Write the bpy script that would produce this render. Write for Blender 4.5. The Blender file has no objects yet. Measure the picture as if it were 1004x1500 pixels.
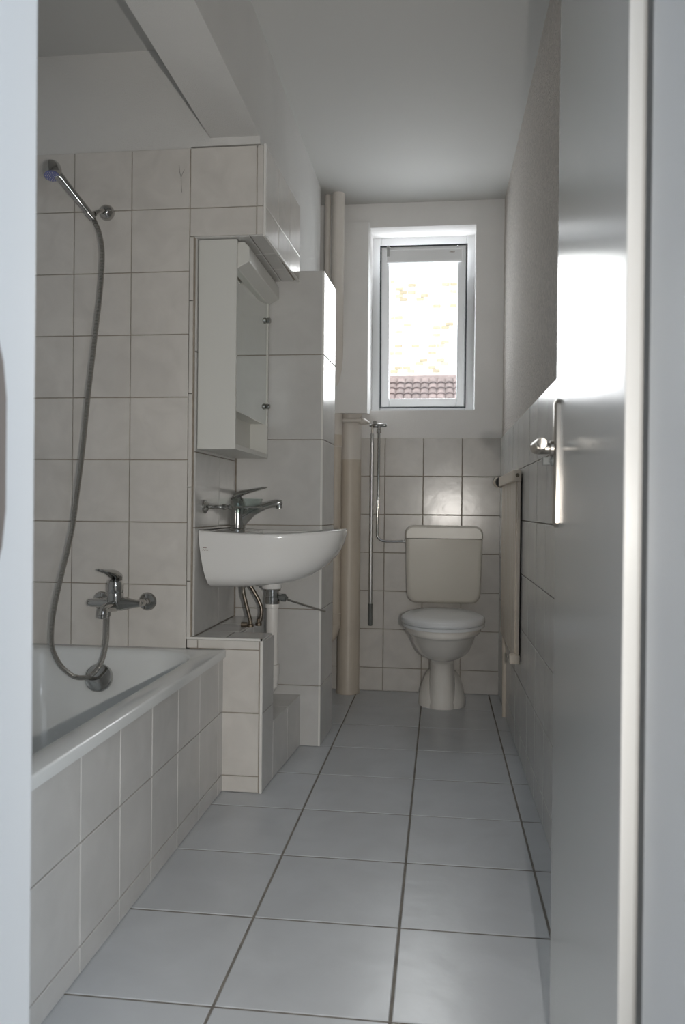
import bpy, bmesh, math, random
from mathutils import Vector, Matrix

random.seed(7)
C = bpy.context.scene.collection
S = bpy.context.scene

# ------------------------------------------------------------------ camera
YAW, PITCH, ROLL, F_PX, EYE = 0.1211, -0.0054, -0.010, 1180.5, 0.9377
cam_data = bpy.data.cameras.new('camera')
cam = bpy.data.objects.new('camera', cam_data)
C.objects.link(cam)
fw = Vector((-math.sin(YAW) * math.cos(PITCH), math.cos(YAW) * math.cos(PITCH), math.sin(PITCH)))
rt0 = Vector((math.cos(YAW), math.sin(YAW), 0))
up0 = rt0.cross(fw)
rt = rt0 * math.cos(ROLL) - up0 * math.sin(ROLL)
up = rt0 * math.sin(ROLL) + up0 * math.cos(ROLL)
m = Matrix((rt, up, -fw)).transposed().to_4x4()
m.translation = Vector((0, 0, EYE))
cam.matrix_world = m
cam_data.sensor_fit = 'VERTICAL'
cam_data.sensor_height = 23.7
cam_data.lens = F_PX * 23.7 / 1500
cam_data.clip_start = 0.02
cam_data.dof.use_dof = True
cam_data.dof.focus_distance = 3.0
cam_data.dof.aperture_fstop = 4.0
S.camera = cam

# ------------------------------------------------------------------ view
S.view_settings.view_transform = 'Standard'
S.view_settings.look = 'None'
S.view_settings.gamma = 1.0
S.view_settings.exposure = 0.0
S.view_settings.use_curve_mapping = False
S.cycles.use_denoising = True
S.cycles.max_bounces = 12
S.cycles.diffuse_bounces = 8
S.cycles.sample_clamp_indirect = 6.0

# ------------------------------------------------------------------ sky and sun
SKY = (0.88, 0.94, 1.0)
SKY_STRENGTH = 3.2
world = bpy.data.worlds.new('hazy_sky')
S.world = world
world.use_nodes = True
bg = world.node_tree.nodes['Background']
bg.inputs[0].default_value = (*SKY, 1)
bg.inputs[1].default_value = SKY_STRENGTH


def lamp(name, kind, loc, rot, energy, color, **kw):
    d = bpy.data.lights.new(name, kind)
    d.energy = energy
    d.color = color
    for k, v in kw.items():
        setattr(d, k, v)
    o = bpy.data.objects.new(name, d)
    C.objects.link(o)
    o.location = loc
    o.rotation_euler = rot
    return o


# the sun stands high behind the house and lights the roofs across the yard
lamp('sun', 'SUN', (0, -5, 12), (math.radians(48), 0, math.radians(-14)), 7.0, (1.0, 0.95, 0.86), angle=0.009)
# daylight coming in through the hallway window (right, behind the camera)
HALL_W = 42.0
lamp('hall_window_daylight', 'AREA', (1.37, -0.75, 1.42), (0, math.radians(90), 0), HALL_W, (0.84, 0.92, 1.0),
     shape='RECTANGLE', size=1.35, size_y=1.1)
# daylight through the bathroom window, a portal-sized sky light just outside the pane
WIN_W = 12.0
lamp('bathroom_window_daylight', 'AREA', (-0.1, 4.62, 1.92), (math.radians(-90), 0, 0), WIN_W, (0.97, 0.98, 1.0),
     shape='RECTANGLE', size=0.55, size_y=0.95)
# the camera's small flash, just right of the lens: its reflector throws a narrow upright beam
FLASH_W = 74.0
flash = lamp('camera_flash', 'SPOT', (0.12, 0.0, 0.92), (math.radians(91), 0, math.radians(13)), FLASH_W, (1.0, 0.95, 0.885),
             shadow_soft_size=0.012, spot_size=math.radians(120), spot_blend=0.9)
fd = flash.data
fd.use_nodes = True
ft = fd.node_tree
em = ft.nodes['Emission']
tc = ft.nodes.new('ShaderNodeTexCoord')
sx = ft.nodes.new('ShaderNodeSeparateXYZ')
dv = ft.nodes.new('ShaderNodeMath'); dv.operation = 'DIVIDE'
ab = ft.nodes.new('ShaderNodeMath'); ab.operation = 'ABSOLUTE'
mr = ft.nodes.new('ShaderNodeMapRange'); mr.interpolation_type = 'SMOOTHSTEP'
mr.inputs['From Min'].default_value = 0.12
mr.inputs['From Max'].default_value = 0.48
mr.inputs['To Min'].default_value = 1.0
mr.inputs['To Max'].default_value = 0.0
ft.links.new(tc.outputs['Normal'], sx.inputs[0])
ft.links.new(sx.outputs['X'], dv.inputs[0])
ft.links.new(sx.outputs['Z'], dv.inputs[1])
ft.links.new(dv.outputs[0], ab.inputs[0])
ft.links.new(ab.outputs[0], mr.inputs['Value'])
ft.links.new(mr.outputs['Result'], em.inputs['Strength'])


# ------------------------------------------------------------------ materials
def mat(name, color, rough=0.5, metal=0.0, noise=None, bump=None, obj_var=0.0, spec=0.5, coat=0.0):
    """noise = (scale, amount, detail); bump = (scale, strength, distance)"""
    M = bpy.data.materials.new(name)
    M.use_nodes = True
    nt = M.node_tree
    b = nt.nodes['Principled BSDF']
    b.inputs['Base Color'].default_value = (*color, 1)
    b.inputs['Roughness'].default_value = rough
    b.inputs['Metallic'].default_value = metal
    b.inputs['Specular IOR Level'].default_value = spec
    if coat:
        b.inputs['Coat Weight'].default_value = coat
        b.inputs['Coat Roughness'].default_value = 0.06
    geo = nt.nodes.new('ShaderNodeNewGeometry')
    last = None
    if noise:
        n = nt.nodes.new('ShaderNodeTexNoise')
        n.inputs['Scale'].default_value = noise[0]
        n.inputs['Detail'].default_value = noise[2] if len(noise) > 2 else 4
        n.inputs['Distortion'].default_value = 0.6
        nt.links.new(geo.outputs['Position'], n.inputs['Vector'])
        r = nt.nodes.new('ShaderNodeMapRange')
        r.inputs['From Min'].default_value = 0.3
        r.inputs['From Max'].default_value = 0.7
        r.inputs['To Min'].default_value = 1 - noise[1]
        r.inputs['To Max'].default_value = 1 + noise[1]
        nt.links.new(n.outputs['Fac'], r.inputs['Value'])
        last = r.outputs['Result']
    if obj_var:
        oi = nt.nodes.new('ShaderNodeObjectInfo')
        r2 = nt.nodes.new('ShaderNodeMapRange')
        r2.inputs['To Min'].default_value = 1 - obj_var
        r2.inputs['To Max'].default_value = 1 + obj_var
        nt.links.new(oi.outputs['Random'], r2.inputs['Value'])
        if last:
            mm = nt.nodes.new('ShaderNodeMath'); mm.operation = 'MULTIPLY'
            nt.links.new(last, mm.inputs[0]); nt.links.new(r2.outputs['Result'], mm.inputs[1])
            last = mm.outputs[0]
        else:
            last = r2.outputs['Result']
    if last:
        v = nt.nodes.new('ShaderNodeVectorMath'); v.operation = 'SCALE'
        v.inputs[0].default_value = color
        nt.links.new(last, v.inputs['Scale'])
        nt.links.new(v.outputs[0], b.inputs['Base Color'])
    if bump:
        n = nt.nodes.new('ShaderNodeTexNoise')
        n.inputs['Scale'].default_value = bump[0]
        n.inputs['Detail'].default_value = 3
        nt.links.new(geo.outputs['Position'], n.inputs['Vector'])
        bu = nt.nodes.new('ShaderNodeBump')
        bu.inputs['Strength'].default_value = bump[1]
        bu.inputs['Distance'].default_value = bump[2]
        nt.links.new(n.outputs['Fac'], bu.inputs['Height'])
        nt.links.new(bu.outputs['Normal'], b.inputs['Normal'])
    return M


PLASTER_DIM = mat('dimmed_plaster', (0.68, 0.675, 0.66), 0.85, noise=(3, 0.03), bump=(220, 0.5, 0.003))  # same plaster toned darker, the left side's dimmer light put into the colour
PLASTER = mat('plaster', (0.83, 0.822, 0.81), 0.85, noise=(3, 0.03), bump=(260, 0.35, 0.002))  # lighter copy, the window wall's extra brightness put into its colour
ROUGHCAST = mat('roughcast_plaster', (0.72, 0.67, 0.62), 0.9, noise=(90, 0.14), bump=(130, 1.0, 0.020))
CEILM = mat('ceiling_paint', (0.59, 0.59, 0.575), 0.85, bump=(120, 0.15, 0.001))
GROUT = mat('wall_grout', (0.36, 0.32, 0.27), 0.9, noise=(40, 0.15))
GROUT_F = mat('floor_grout', (0.20, 0.185, 0.165), 0.9, noise=(25, 0.25))
TILE = mat('wall_tile_glaze', (0.66, 0.635, 0.60), 0.19, noise=(11, 0.06, 6), obj_var=0.02, bump=(9, 0.22, 0.004))
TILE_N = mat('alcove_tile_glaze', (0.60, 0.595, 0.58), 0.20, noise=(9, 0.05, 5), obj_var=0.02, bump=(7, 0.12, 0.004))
TILE_F = mat('floor_tile_glaze', (0.535, 0.56, 0.59), 0.28, noise=(7, 0.05, 6), obj_var=0.025, bump=(16, 0.25, 0.004))
TRIM_M = mat('edge_trim_plastic', (0.78, 0.77, 0.74), 0.3)
ENAMEL = mat('bath_enamel', (0.74, 0.76, 0.76), 0.10)
CERAMIC = mat('sanitary_ceramic', (0.84, 0.815, 0.77), 0.08)
CERAMIC_B = mat('basin_ceramic', (0.82, 0.815, 0.80), 0.08)
PLASTIC_W = mat('white_plastic', (0.74, 0.72, 0.69), 0.25)
PLASTIC_C = mat('cistern_plastic', (0.80, 0.77, 0.70), 0.28)
SEAT_M = mat('seat_plastic', (0.74, 0.76, 0.78), 0.22)
CHROME = mat('chrome', (0.50, 0.495, 0.48), 0.07, metal=1.0)
STEEL = mat('brushed_steel', (0.50, 0.47, 0.43), 0.28, metal=1.0)
ALU = mat('aluminium_tube', (0.62, 0.63, 0.63), 0.3, metal=1.0)
BRAID = mat('braided_steel', (0.25, 0.22, 0.185), 0.35, metal=1.0, noise=(400, 0.35))
BRASS_D = mat('dull_brass', (0.20, 0.165, 0.125), 0.45, metal=0.8)
RUBBER = mat('dark_rubber', (0.03, 0.03, 0.03), 0.5)
GREYGRIP = mat('grey_grip', (0.13, 0.14, 0.135), 0.5)
NOZZLE = mat('blue_nozzle_plate', (0.16, 0.18, 0.38), 0.4)
PIPE_W = mat('painted_pipe_white', (0.72, 0.68, 0.63), 0.4)
PIPE_C = mat('painted_pipe_cream', (0.61, 0.545, 0.46), 0.4, noise=(5, 0.06))
RAD = mat('radiator_enamel', (0.74, 0.66, 0.56), 0.3)
LACQ = mat('door_lacquer', (0.50, 0.50, 0.49), 0.20, bump=(5, 0.08, 0.003), spec=0.6)
LACQ_F = mat('frame_lacquer', (0.66, 0.675, 0.69), 0.35)
WINW = mat('window_profile', (0.87, 0.88, 0.89), 0.3)
GASKET = mat('window_gasket', (0.06, 0.07, 0.08), 0.6)
CABW = mat('cabinet_laminate', (0.70, 0.70, 0.665), 0.35)
MIRROR = mat('mirror_silver', (0.80, 0.83, 0.80), 0.0, metal=1.0)
ROOF_T = mat('clay_roof_tile', (0.13, 0.098, 0.095), 0.8, noise=(5, 0.25), obj_var=0.2)
HOUSE = mat('sunlit_render', (0.80, 0.77, 0.70), 0.9, noise=(0.6, 0.05))
BRICK_Y = mat('pale_brick', (0.30, 0.255, 0.18), 0.9, noise=(3, 0.2), obj_var=0.15)
HALLM = mat('hallway_paint', (0.72, 0.73, 0.74), 0.8)
HALLF = mat('hallway_floor', (0.38, 0.33, 0.28), 0.5)
JAMB_DARK = mat('dark_jamb_finish', (0.27, 0.235, 0.215), 0.5, metal=0.3)
INK = mat('faded_print', (0.30, 0.22, 0.20), 0.6)


def glass_mat(name, tint, gloss=0.08):
    M = bpy.data.materials.new(name); M.use_nodes = True
    nt = M.node_tree
    nt.nodes.remove(nt.nodes['Principled BSDF'])
    out = nt.nodes['Material Output']
    t = nt.nodes.new('ShaderNodeBsdfTransparent'); t.inputs[0].default_value = (*tint, 1)
    g = nt.nodes.new('ShaderNodeBsdfGlossy'); g.inputs['Roughness'].default_value = 0.02
    lw = nt.nodes.new('ShaderNodeLayerWeight'); lw.inputs[0].default_value = 0.5
    p5 = nt.nodes.new('ShaderNodeMath'); p5.operation = 'POWER'; p5.inputs[1].default_value = 4.0
    fr = nt.nodes.new('ShaderNodeMath'); fr.operation = 'MULTIPLY_ADD'
    fr.inputs[1].default_value = 0.55; fr.inputs[2].default_value = gloss * 0.5
    nt.links.new(lw.outputs['Facing'], p5.inputs[0]); nt.links.new(p5.outputs[0], fr.inputs[0])
    mx = nt.nodes.new('ShaderNodeMixShader')
    nt.links.new(fr.outputs[0], mx.inputs[0])
    nt.links.new(t.outputs[0], mx.inputs[1]); nt.links.new(g.outputs[0], mx.inputs[2])
    nt.links.new(mx.outputs[0], out.inputs[0])
    return M


GLASS = glass_mat('window_glass', (0.97, 0.98, 0.98))
DISHG = glass_mat('dish_glass', (0.90, 0.93, 0.92))


# ------------------------------------------------------------------ mesh builder
def wloc(o):
    v = Vector((0, 0, 0))
    while o is not None:
        v = v + o.location
        o = o.parent
    return v


class MB:
    def __init__(s):
        s.v, s.f = [], []

    def add(s, verts, faces):
        b = len(s.v)
        s.v += [Vector(p) for p in verts]
        s.f += [tuple(i + b for i in f) for f in faces]
        return s

    def box(s, x0, x1, y0, y1, z0, z1):
        return s.hexa([(x0, y0), (x1, y0), (x1, y1), (x0, y1)], z0, z1)

    def hexa(s, plan, z0, z1):
        """a prism over a plan polygon (counter-clockwise)"""
        n = len(plan)
        v = [(p[0], p[1], z0) for p in plan] + [(p[0], p[1], z1) for p in plan]
        f = [tuple(reversed(range(n))), tuple(range(n, 2 * n))]
        f += [(i, (i + 1) % n, (i + 1) % n + n, i + n) for i in range(n)]
        return s.add(v, f)

    def prism_y(s, prof, y0, y1):
        """prism along y over an x-z polygon"""
        n = len(prof)
        v = [(p[0], y0, p[1]) for p in prof] + [(p[0], y1, p[1]) for p in prof]
        f = [tuple(range(n)), tuple(reversed(range(n, 2 * n)))]
        f += [((i + 1) % n, i, i + n, (i + 1) % n + n) for i in range(n)]
        return s.add(v, f)

    def rings(s, rs, cap0=True, cap1=True):
        n = len(rs[0])
        v = [p for r in rs for p in r]
        f = []
        for k in range(len(rs) - 1):
            for i in range(n):
                j = (i + 1) % n
                f.append((k * n + i, k * n + j, (k + 1) * n + j, (k + 1) * n + i))
        if cap0:
            f.append(tuple(reversed(range(n))))
        if cap1:
            f.append(tuple(range((len(rs) - 1) * n, len(rs) * n)))
        return s.add(v, f)

    def lathe(s, base, axis, prof, n=24):
        """prof: (distance along axis, radius)"""
        base = Vector(base); a = Vector(axis).normalized()
        t = Vector((0, 0, 1)) if abs(a.z) < 0.9 else Vector((1, 0, 0))
        u = a.cross(t).normalized(); w = a.cross(u)
        rs = []
        for d, r in prof:
            r = max(r, 1e-5)
            rs.append([base + a * d + (u * math.cos(2 * math.pi * i / n) + w * math.sin(2 * math.pi * i / n)) * r for i in range(n)])
        return s.rings(rs)

    def cyl(s, p0, p1, r0, r1=None, n=20):
        p0, p1 = Vector(p0), Vector(p1)
        L = (p1 - p0).length
        r1 = r0 if r1 is None else r1
        return s.lathe(p0, p1 - p0, [(0, r0), (L, r1)], n)

    def tube(s, pts, r, n=12, smooth=6, rad=None):
        P = [Vector(p) for p in pts]
        R = [r] * len(P) if rad is None else list(rad)
        if smooth:
            Q, RR = [], []
            for i in range(len(P) - 1):
                p0 = P[max(i - 1, 0)]; p1 = P[i]; p2 = P[i + 1]; p3 = P[min(i + 2, len(P) - 1)]
                for k in range(smooth):
                    t = k / smooth
                    Q.append(0.5 * ((2 * p1) + (p2 - p0) * t + (2 * p0 - 5 * p1 + 4 * p2 - p3) * t * t + (3 * p1 - p0 - 3 * p2 + p3) * t ** 3))
                    RR.append(R[i] * (1 - t) + R[i + 1] * t)
            Q.append(P[-1]); RR.append(R[-1])
            P, R = Q, RR
        d = (P[1] - P[0]).normalized()
        t = Vector((0, 0, 1)) if abs(d.z) < 0.9 else Vector((1, 0, 0))
        u = d.cross(t).normalized()
        rs = []
        for i, p in enumerate(P):
            dd = (P[min(i + 1, len(P) - 1)] - P[max(i - 1, 0)]).normalized()
            u = (u - dd * u.dot(dd)).normalized()
            w = dd.cross(u)
            rs.append([p + (u * math.cos(2 * math.pi * k / n) + w * math.sin(2 * math.pi * k / n)) * R[i] for k in range(n)])
        return s.rings(rs)

    def build(s, name, material, parent=None, smooth=False, bevel=0, seg=2, sub=0, angle=35):
        me = bpy.data.meshes.new(name)
        off = wloc(parent)
        me.from_pydata([p - off for p in s.v], [], s.f)
        bm = bmesh.new(); bm.from_mesh(me)
        bmesh.ops.recalc_face_normals(bm, faces=bm.faces)
        bm.to_mesh(me); bm.free()
        me.materials.append(material)
        o = bpy.data.objects.new(name, me)
        C.objects.link(o)
        if parent is not None:
            o.parent = parent
        if smooth:
            for p in me.polygons:
                p.use_smooth = True
        if bevel:
            b = o.modifiers.new('bevel', 'BEVEL')
            b.width = bevel; b.segments = seg; b.limit_method = 'ANGLE'; b.angle_limit = math.radians(30)
        if sub:
            b = o.modifiers.new('subdivision', 'SUBSURF'); b.levels = sub; b.render_levels = sub
        if smooth:
            try:
                me.set_sharp_from_angle(angle=math.radians(angle))
            except Exception:
                pass
        return o


def tag(o, label, cat, group=None, kind=None):
    o['label'] = label
    o['category'] = cat
    if group:
        o['group'] = group
    if kind:
        o['kind'] = kind
    return o


def thing(name, label, cat, loc, group=None, kind=None):
    o = bpy.data.objects.new(name, None)
    o.empty_display_size = 0.05
    C.objects.link(o)
    o.location = loc
    return tag(o, label, cat, group, kind)


TILE_CACHE = {}


def tile_mesh(w, h, th, material):
    """a tile in its own plane: u across, v up, n out; a chamfered top edge"""
    key = (round(w, 4), round(h, 4), round(th, 4), material.name)
    if key in TILE_CACHE:
        return TILE_CACHE[key]
    c = min(0.0016, w / 4, h / 4)
    a, b = w / 2, h / 2
    v = [(-a, -b, 0), (a, -b, 0), (a, b, 0), (-a, b, 0),
         (-a, -b, th - c * .7), (a, -b, th - c * .7), (a, b, th - c * .7), (-a, b, th - c * .7),
         (-a + c, -b + c, th), (a - c, -b + c, th), (a - c, b - c, th), (-a + c, b - c, th)]
    f = [(3, 2, 1, 0), (8, 9, 10, 11)]
    for i in range(4):
        j = (i + 1) % 4
        f += [(i, j, j + 4, i + 4), (i + 4, j + 4, j + 8, i + 8)]
    me = bpy.data.meshes.new('tile')
    me.from_pydata(v, [], f)
    me.materials.append(material)
    TILE_CACHE[key] = me
    return me


def tiles(parent, O, U, V, us, vs, material, gap=0.003, th=0.006, skip=None, name='tile'):
    """tiles between joints us (along U) and vs (along V) on the plane through O"""
    O, U, V = Vector(O), Vector(U).normalized(), Vector(V).normalized()
    N = U.cross(V)
    for i in range(len(us) - 1):
        for j in range(len(vs) - 1):
            if skip and skip(0.5 * (us[i] + us[i + 1]), 0.5 * (vs[j] + vs[j + 1])):
                continue
            w, h = us[i + 1] - us[i] - gap, vs[j + 1] - vs[j] - gap
            if w < 0.006 or h < 0.006:
                continue
            o = bpy.data.objects.new(name, tile_mesh(w, h, th, material))
            C.objects.link(o)
            M = Matrix((U, V, N)).transposed().to_4x4()
            M.translation = O + U * (0.5 * (us[i] + us[i + 1])) + V * (0.5 * (vs[j] + vs[j + 1])) - wloc(parent) \
                + N * random.uniform(-0.0004, 0.0004)
            o.parent = parent
            o.matrix_local = M


# ------------------------------------------------------------------ the shell
Y1, YB = 2.586, 4.1335          # bath end wall, window wall
FL, FT = 0.333, 0.0016

b = MB().box(-1.55, 0.45, 0.64, 4.30, -0.12, -FT)
floor = tag(b.build('floor', GROUT_F), 'bathroom floor of large grey-white square tiles with dark joints', 'floor', kind='structure')
xs = [-0.72, -0.4147, -0.0817, 0.2513, 0.322]
ys = [0.64, 0.801] + [1.8001 + FL * k for k in range(-2, 8)]
tiles(floor, (0, 0, -FT), (1, 0, 0), (0, 1, 0), xs, ys, TILE_F, gap=0.006, th=FT)

b = MB().box(-0.60, 0.45, 0.64, 4.45, 2.50, 2.62)
b.box(-1.05, -0.60, 2.80, 4.45, 2.50, 2.62)
tag(b.build('ceiling', CEILM), 'matt white ceiling over the narrow passage to the window', 'ceiling', kind='structure')
b = MB().box(-1.60, -0.60, 0.64, 2.80, 2.45, 2.62)
tag(b.build('ceiling', CEILM), 'lower white ceiling patch above the bathtub', 'ceiling', kind='structure')
# beam between bath and passage
b = MB().hexa([(-0.766, 0.78), (-0.60, 0.78), (-0.598, Y1 + 0.02), (-0.766, Y1 + 0.02)], 2.15, 2.50)
tag(b.build('trim_1', PLASTER_DIM), 'white plastered ceiling beam along the open side of the bathtub', 'beam', kind='structure')

# wall on the right: slightly out of square, tiled to 1.30 m
RX0, RX1 = 0.3275, 0.303
b = MB().hexa([(RX0, 0.78), (0.50, 0.78), (0.50, 4.45), (RX1, 4.45)], -0.1, 2.52)
wall_right = tag(b.build('wall_right', ROUGHCAST), 'right wall of coarse roughcast plaster above tiles behind the door', 'wall', kind='structure')
b = MB()
dR = Vector((RX1 - RX0, 4.45 - 0.78, 0)).normalized()
nR = Vector((dR.y, -dR.x, 0)) * -1        # towards the room (-x)
bed0 = Vector((RX0, 0.78, 0)); bed1 = bed0 + dR * 3.36
b.hexa([tuple((bed0 + nR * 0.002).xy), tuple((bed0 - nR * 0.01).xy), tuple((bed1 - nR * 0.01).xy), tuple((bed1 + nR * 0.002).xy)], 0, 1.296)
b.build('tile_bed', GROUT, wall_right)
us = [4.13 - 0.78 - u for u in (3.35, 3.33, 3.13, 2.93, 2.73, 2.53, 2.328, 2.128, 1.92, 1.70, 1.485, 1.265, 1.06, 0.86, 0.66, 0.46, 0.26, 0.06, 0.0)]
tiles(wall_right, Vector((RX0, 0.78, 0)) + nR * 0.002 + dR * 3.354, -dR, (0, 0, 1), sorted(3.354 - u for u in us),
      [0.0, 0.09, 0.29, 0.49, 0.695, 0.896, 1.094, 1.297], TILE_N, th=0.006)

# window wall with its opening
WX0, WX1, WZ0, WZ1 = -0.372, 0.165, 1.437, 2.377
b = MB()
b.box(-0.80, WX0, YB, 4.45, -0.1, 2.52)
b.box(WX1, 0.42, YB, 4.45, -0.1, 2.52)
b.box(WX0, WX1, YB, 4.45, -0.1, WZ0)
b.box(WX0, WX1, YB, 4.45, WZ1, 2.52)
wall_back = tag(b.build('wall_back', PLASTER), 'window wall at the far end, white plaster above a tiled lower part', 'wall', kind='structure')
MB().box(-0.70, 0.305, YB - 0.002, YB + 0.01, 0, 1.296).build('tile_bed', GROUT, wall_back)
cx = [-0.70, -0.482, -0.2855, -0.0893, 0.1069, 0.302]
cz = [0.0, 0.068] + [1.101 - 0.196 * k for k in (4, 3, 2, 1, 0)] + [1.297]
cz[1] = 1.101 - 0.196 * 5 - 0.002
tiles(wall_back, (0, YB - 0.002, 0), (1, 0, 0), (0, 0, 1), cx, cz, TILE, gap=0.004, th=0.006)

# wall at the foot of the bath
b = MB()
b.box(-1.60, -0.83, Y1, 2.80, -0.1, 2.62)
b.box(-0.83, -0.598, Y1, 2.80, 2.124, 2.62)
wall_bath = tag(b.build('wall_bath', PLASTER_DIM), 'end wall of the bathtub, pale tiles below plaster darkened for dim light', 'wall', kind='structure')
MB().box(-1.60, -0.82, Y1 - 0.002, Y1 + 0.01, 0.40, 2.116).build('tile_bed', GROUT, wall_bath)
bz = [0.466] + [1.9191 - 0.2072 * k for k in range(6, -1, -1)] + [2.118]
tiles(wall_bath, (0, Y1 - 0.002, 0), (1, 0, 0), (0, 0, 1), [-1.55, -1.4303, -1.2303, -1.0303, -0.8303], bz, TILE, th=0.006)

MB().tube([(-.868, Y1 - .0085, 2.062), (-.866, Y1 - .0085, 2.04), (-.861, Y1 - .0085, 2.02), (-.860, Y1 - .0085, 1.995), (-.858, Y1 - .0085, 1.972)], .0006, n=5).build('hairline_crack', GROUT_F, wall_bath)
MB().tube([(-.861, Y1 - .0085, 2.02), (-.856, Y1 - .0085, 2.035), (-.850, Y1 - .0085, 2.046)], .0005, n=5).build('hairline_crack', GROUT_F, wall_bath)

# alcove: header, back, ledges and low step
b = MB()
b.box(-1.0, -0.814, Y1 + 0.004, 3.12, 0.0, 2.12)
b.hexa([(-0.83, Y1), (-0.583, Y1), (-0.566, 3.13), (-0.83, 3.13)], 1.829, 2.112)
b.hexa([(-0.83, Y1), (-0.577, Y1), (-0.571, 2.725), (-0.83, 2.725)], 0.0, 0.498)
b.box(-0.83, -0.69, 2.72, 3.125, 0.0, 0.498)
b.hexa([(-0.83, 2.72), (-0.571, 2.72), (-0.545, 3.125), (-0.83, 3.125)], 0.0, 0.196)
b.box(-0.834, -0.8155, Y1 - 0.002, Y1 + 0.02, 0.466, 1.83)
wall_alcove = tag(b.build('wall_alcove', GROUT), 'tiled wall recess around the washbasin with ledge and overhead box', 'wall', kind='structure')
# the header box
tiles(wall_alcove, (0, Y1 - 0.0, 0), (1, 0, 0), (0, 0, 1), [-0.8303, -0.606, -0.583], [1.826, 1.9191, 2.118], TILE, th=0.006)
side = Vector((0.017, 0.544, 0)).normalized()
tiles(wall_alcove, (-0.583, Y1, 0), side, (0, 0, 1), [-0.006, 0.181, 0.36, 0.545], [1.826, 1.9191, 2.118], TILE, th=0.006)
tiles(wall_alcove, (-0.83, Y1, 1.829), (0, 1, 0), (1, 0, 0), [0.0, 0.19, 0.37, 0.545], [0.0, 0.20, 0.25], TILE_N, th=0.005)
# narrow strips on the free tile edge left of the recess
tiles(wall_alcove, (0, Y1 - 0.002, 0), (1, 0, 0), (0, 0, 1), [-0.8315, -0.8165], [0.498, 0.69, 1.0, 1.31, 1.615, 1.826], TILE, gap=0.0025, th=0.005)
# block front, its ledge and sides
tiles(wall_alcove, (0, Y1 - 0.0, 0), (1, 0, 0), (0, 0, 1), [-0.83, -0.792, -0.583], [0.0, 0.054, 0.2615, 0.4687, 0.499], TILE, th=0.006)
fside = Vector((0.006, 0.139, 0)).normalized()
tiles(wall_alcove, (-0.577, Y1, 0), fside, (0, 0, 1), [-0.004, 0.139], [0.0, 0.2615, 0.499], TILE_N, th=0.006)
lside = Vector((0.026, 0.405, 0)).normalized()
tiles(wall_alcove, (-0.571, 2.725, 0), lside, (0, 0, 1), [0.0, 0.20, 0.40], [0.0, 0.198], TILE_N, th=0.006)
tiles(wall_alcove, (-0.83, Y1, 0.498), (1, 0, 0), (0, 1, 0), [0.02, 0.128, 0.259], [-0.006, 0.139], TILE_N, th=0.006)
tiles(wall_alcove, (-0.83, 2.725, 0.498), (1, 0, 0), (0, 1, 0), [0.02, 0.143], [0.0, 0.18, 0.39], TILE_N, th=0.006)
for y0_, y1_ in ((2.727, 2.924), (2.927, 3.119)):
    xa, xb = -0.5645 + 0.064 * (y0_ - 2.725), -0.5645 + 0.064 * (y1_ - 2.725)
    MB().hexa([(-0.683, y0_), (xa, y0_), (xb, y1_), (-0.683, y1_)], 0.196, 0.202).build('tile', TILE_N, wall_alcove)
tiles(wall_alcove, (-0.69, 2.725, 0), (0, 1, 0), (0, 0, 1), [0.0, 0.20, 0.39], [0.204, 0.499], TILE_N, th=0.006)
tiles(wall_alcove, (-0.69, 2.725, 0), (1, 0, 0), (0, 0, 1), [0.008, 0.12], [0.204, 0.499], TILE_N, th=0.001)
# recess back
tiles(wall_alcove, (-0.814, Y1, 0), (0, 1, 0), (0, 0, 1), [0.006, 0.296, 0.53], [0.505, 0.866, 1.118, 1.45, 1.826], TILE_N, th=0.006)
# corner profiles
MB().box(-0.580, -0.572, Y1 - 0.008, Y1 + 0.001, 0.0, 0.506).build('edge_trim', TRIM_M, wall_alcove)
MB().box(-0.583, -0.5755, Y1 - 0.0075, Y1 + 0.001, 1.824, 2.12).build('edge_trim', TRIM_M, wall_alcove)
MB().hexa([(-0.5835, Y1 - 0.007), (-0.5765, Y1 - 0.007), (-0.5595, 3.13), (-0.5665, 3.13)], 1.820, 1.828).build('edge_trim', TRIM_M, wall_alcove)
MB().box(-0.83, -0.573, Y1 - 0.008, Y1 - 0.001, 0.499, 0.506).build('edge_trim', TRIM_M, wall_alcove)

# pier beyond the basin
b = MB().hexa([(-1.0, 3.126), (-0.466, 3.126), (-0.456, 3.39), (-1.0, 3.39)], 0, 1.858)
wall_pier = tag(b.build('wall_pier', GROUT), 'tiled half-height pier between washbasin recess and waste pipe', 'wall', kind='structure')
pz = [0.0, 0.238, 0.538, 0.866, 1.203, 1.536, 1.862]
tiles(wall_pier, (0, 3.126, 0), (1, 0, 0), (0, 0, 1), [-0.806, -0.466], pz, TILE_N, th=0.006)
pside = Vector((0.010, 0.264, 0)).normalized()
tiles(wall_pier, (-0.466, 3.126, 0), pside, (0, 0, 1), [-0.004, 0.262], pz, TILE_N, th=0.007)
tiles(wall_pier, (-0.606, 3.126, 1.858), (1, 0, 0), (0, 1, 0), [0.0, 0.142], [-0.005, 0.262], TILE_N, th=0.006)
for k in range(6):
    MB().box(-0.468, -0.4605, 3.1185, 3.1265, pz[k] + .002, pz[k + 1] - .001).build('edge_trim', TRIM_M, wall_pier)

# left wall behind and above the pier, recess for the pipes
b = MB()
b.box(-1.0, -0.598, 2.80, 3.13, 2.113, 2.52)
b.box(-1.0, -0.598, 3.13, 3.90, -0.1, 2.52)
b.box(-1.0, -0.70, 3.90, 4.30, -0.1, 2.52)
tag(b.build('wall_left', PLASTER_DIM), 'white plaster wall above the pier, beside the rising pipes', 'wall', kind='structure')
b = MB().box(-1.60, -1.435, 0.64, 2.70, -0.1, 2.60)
tag(b.build('wall_tub_side', PLASTER), 'plaster wall along the far long side of the bathtub', 'wall', kind='structure')

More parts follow.
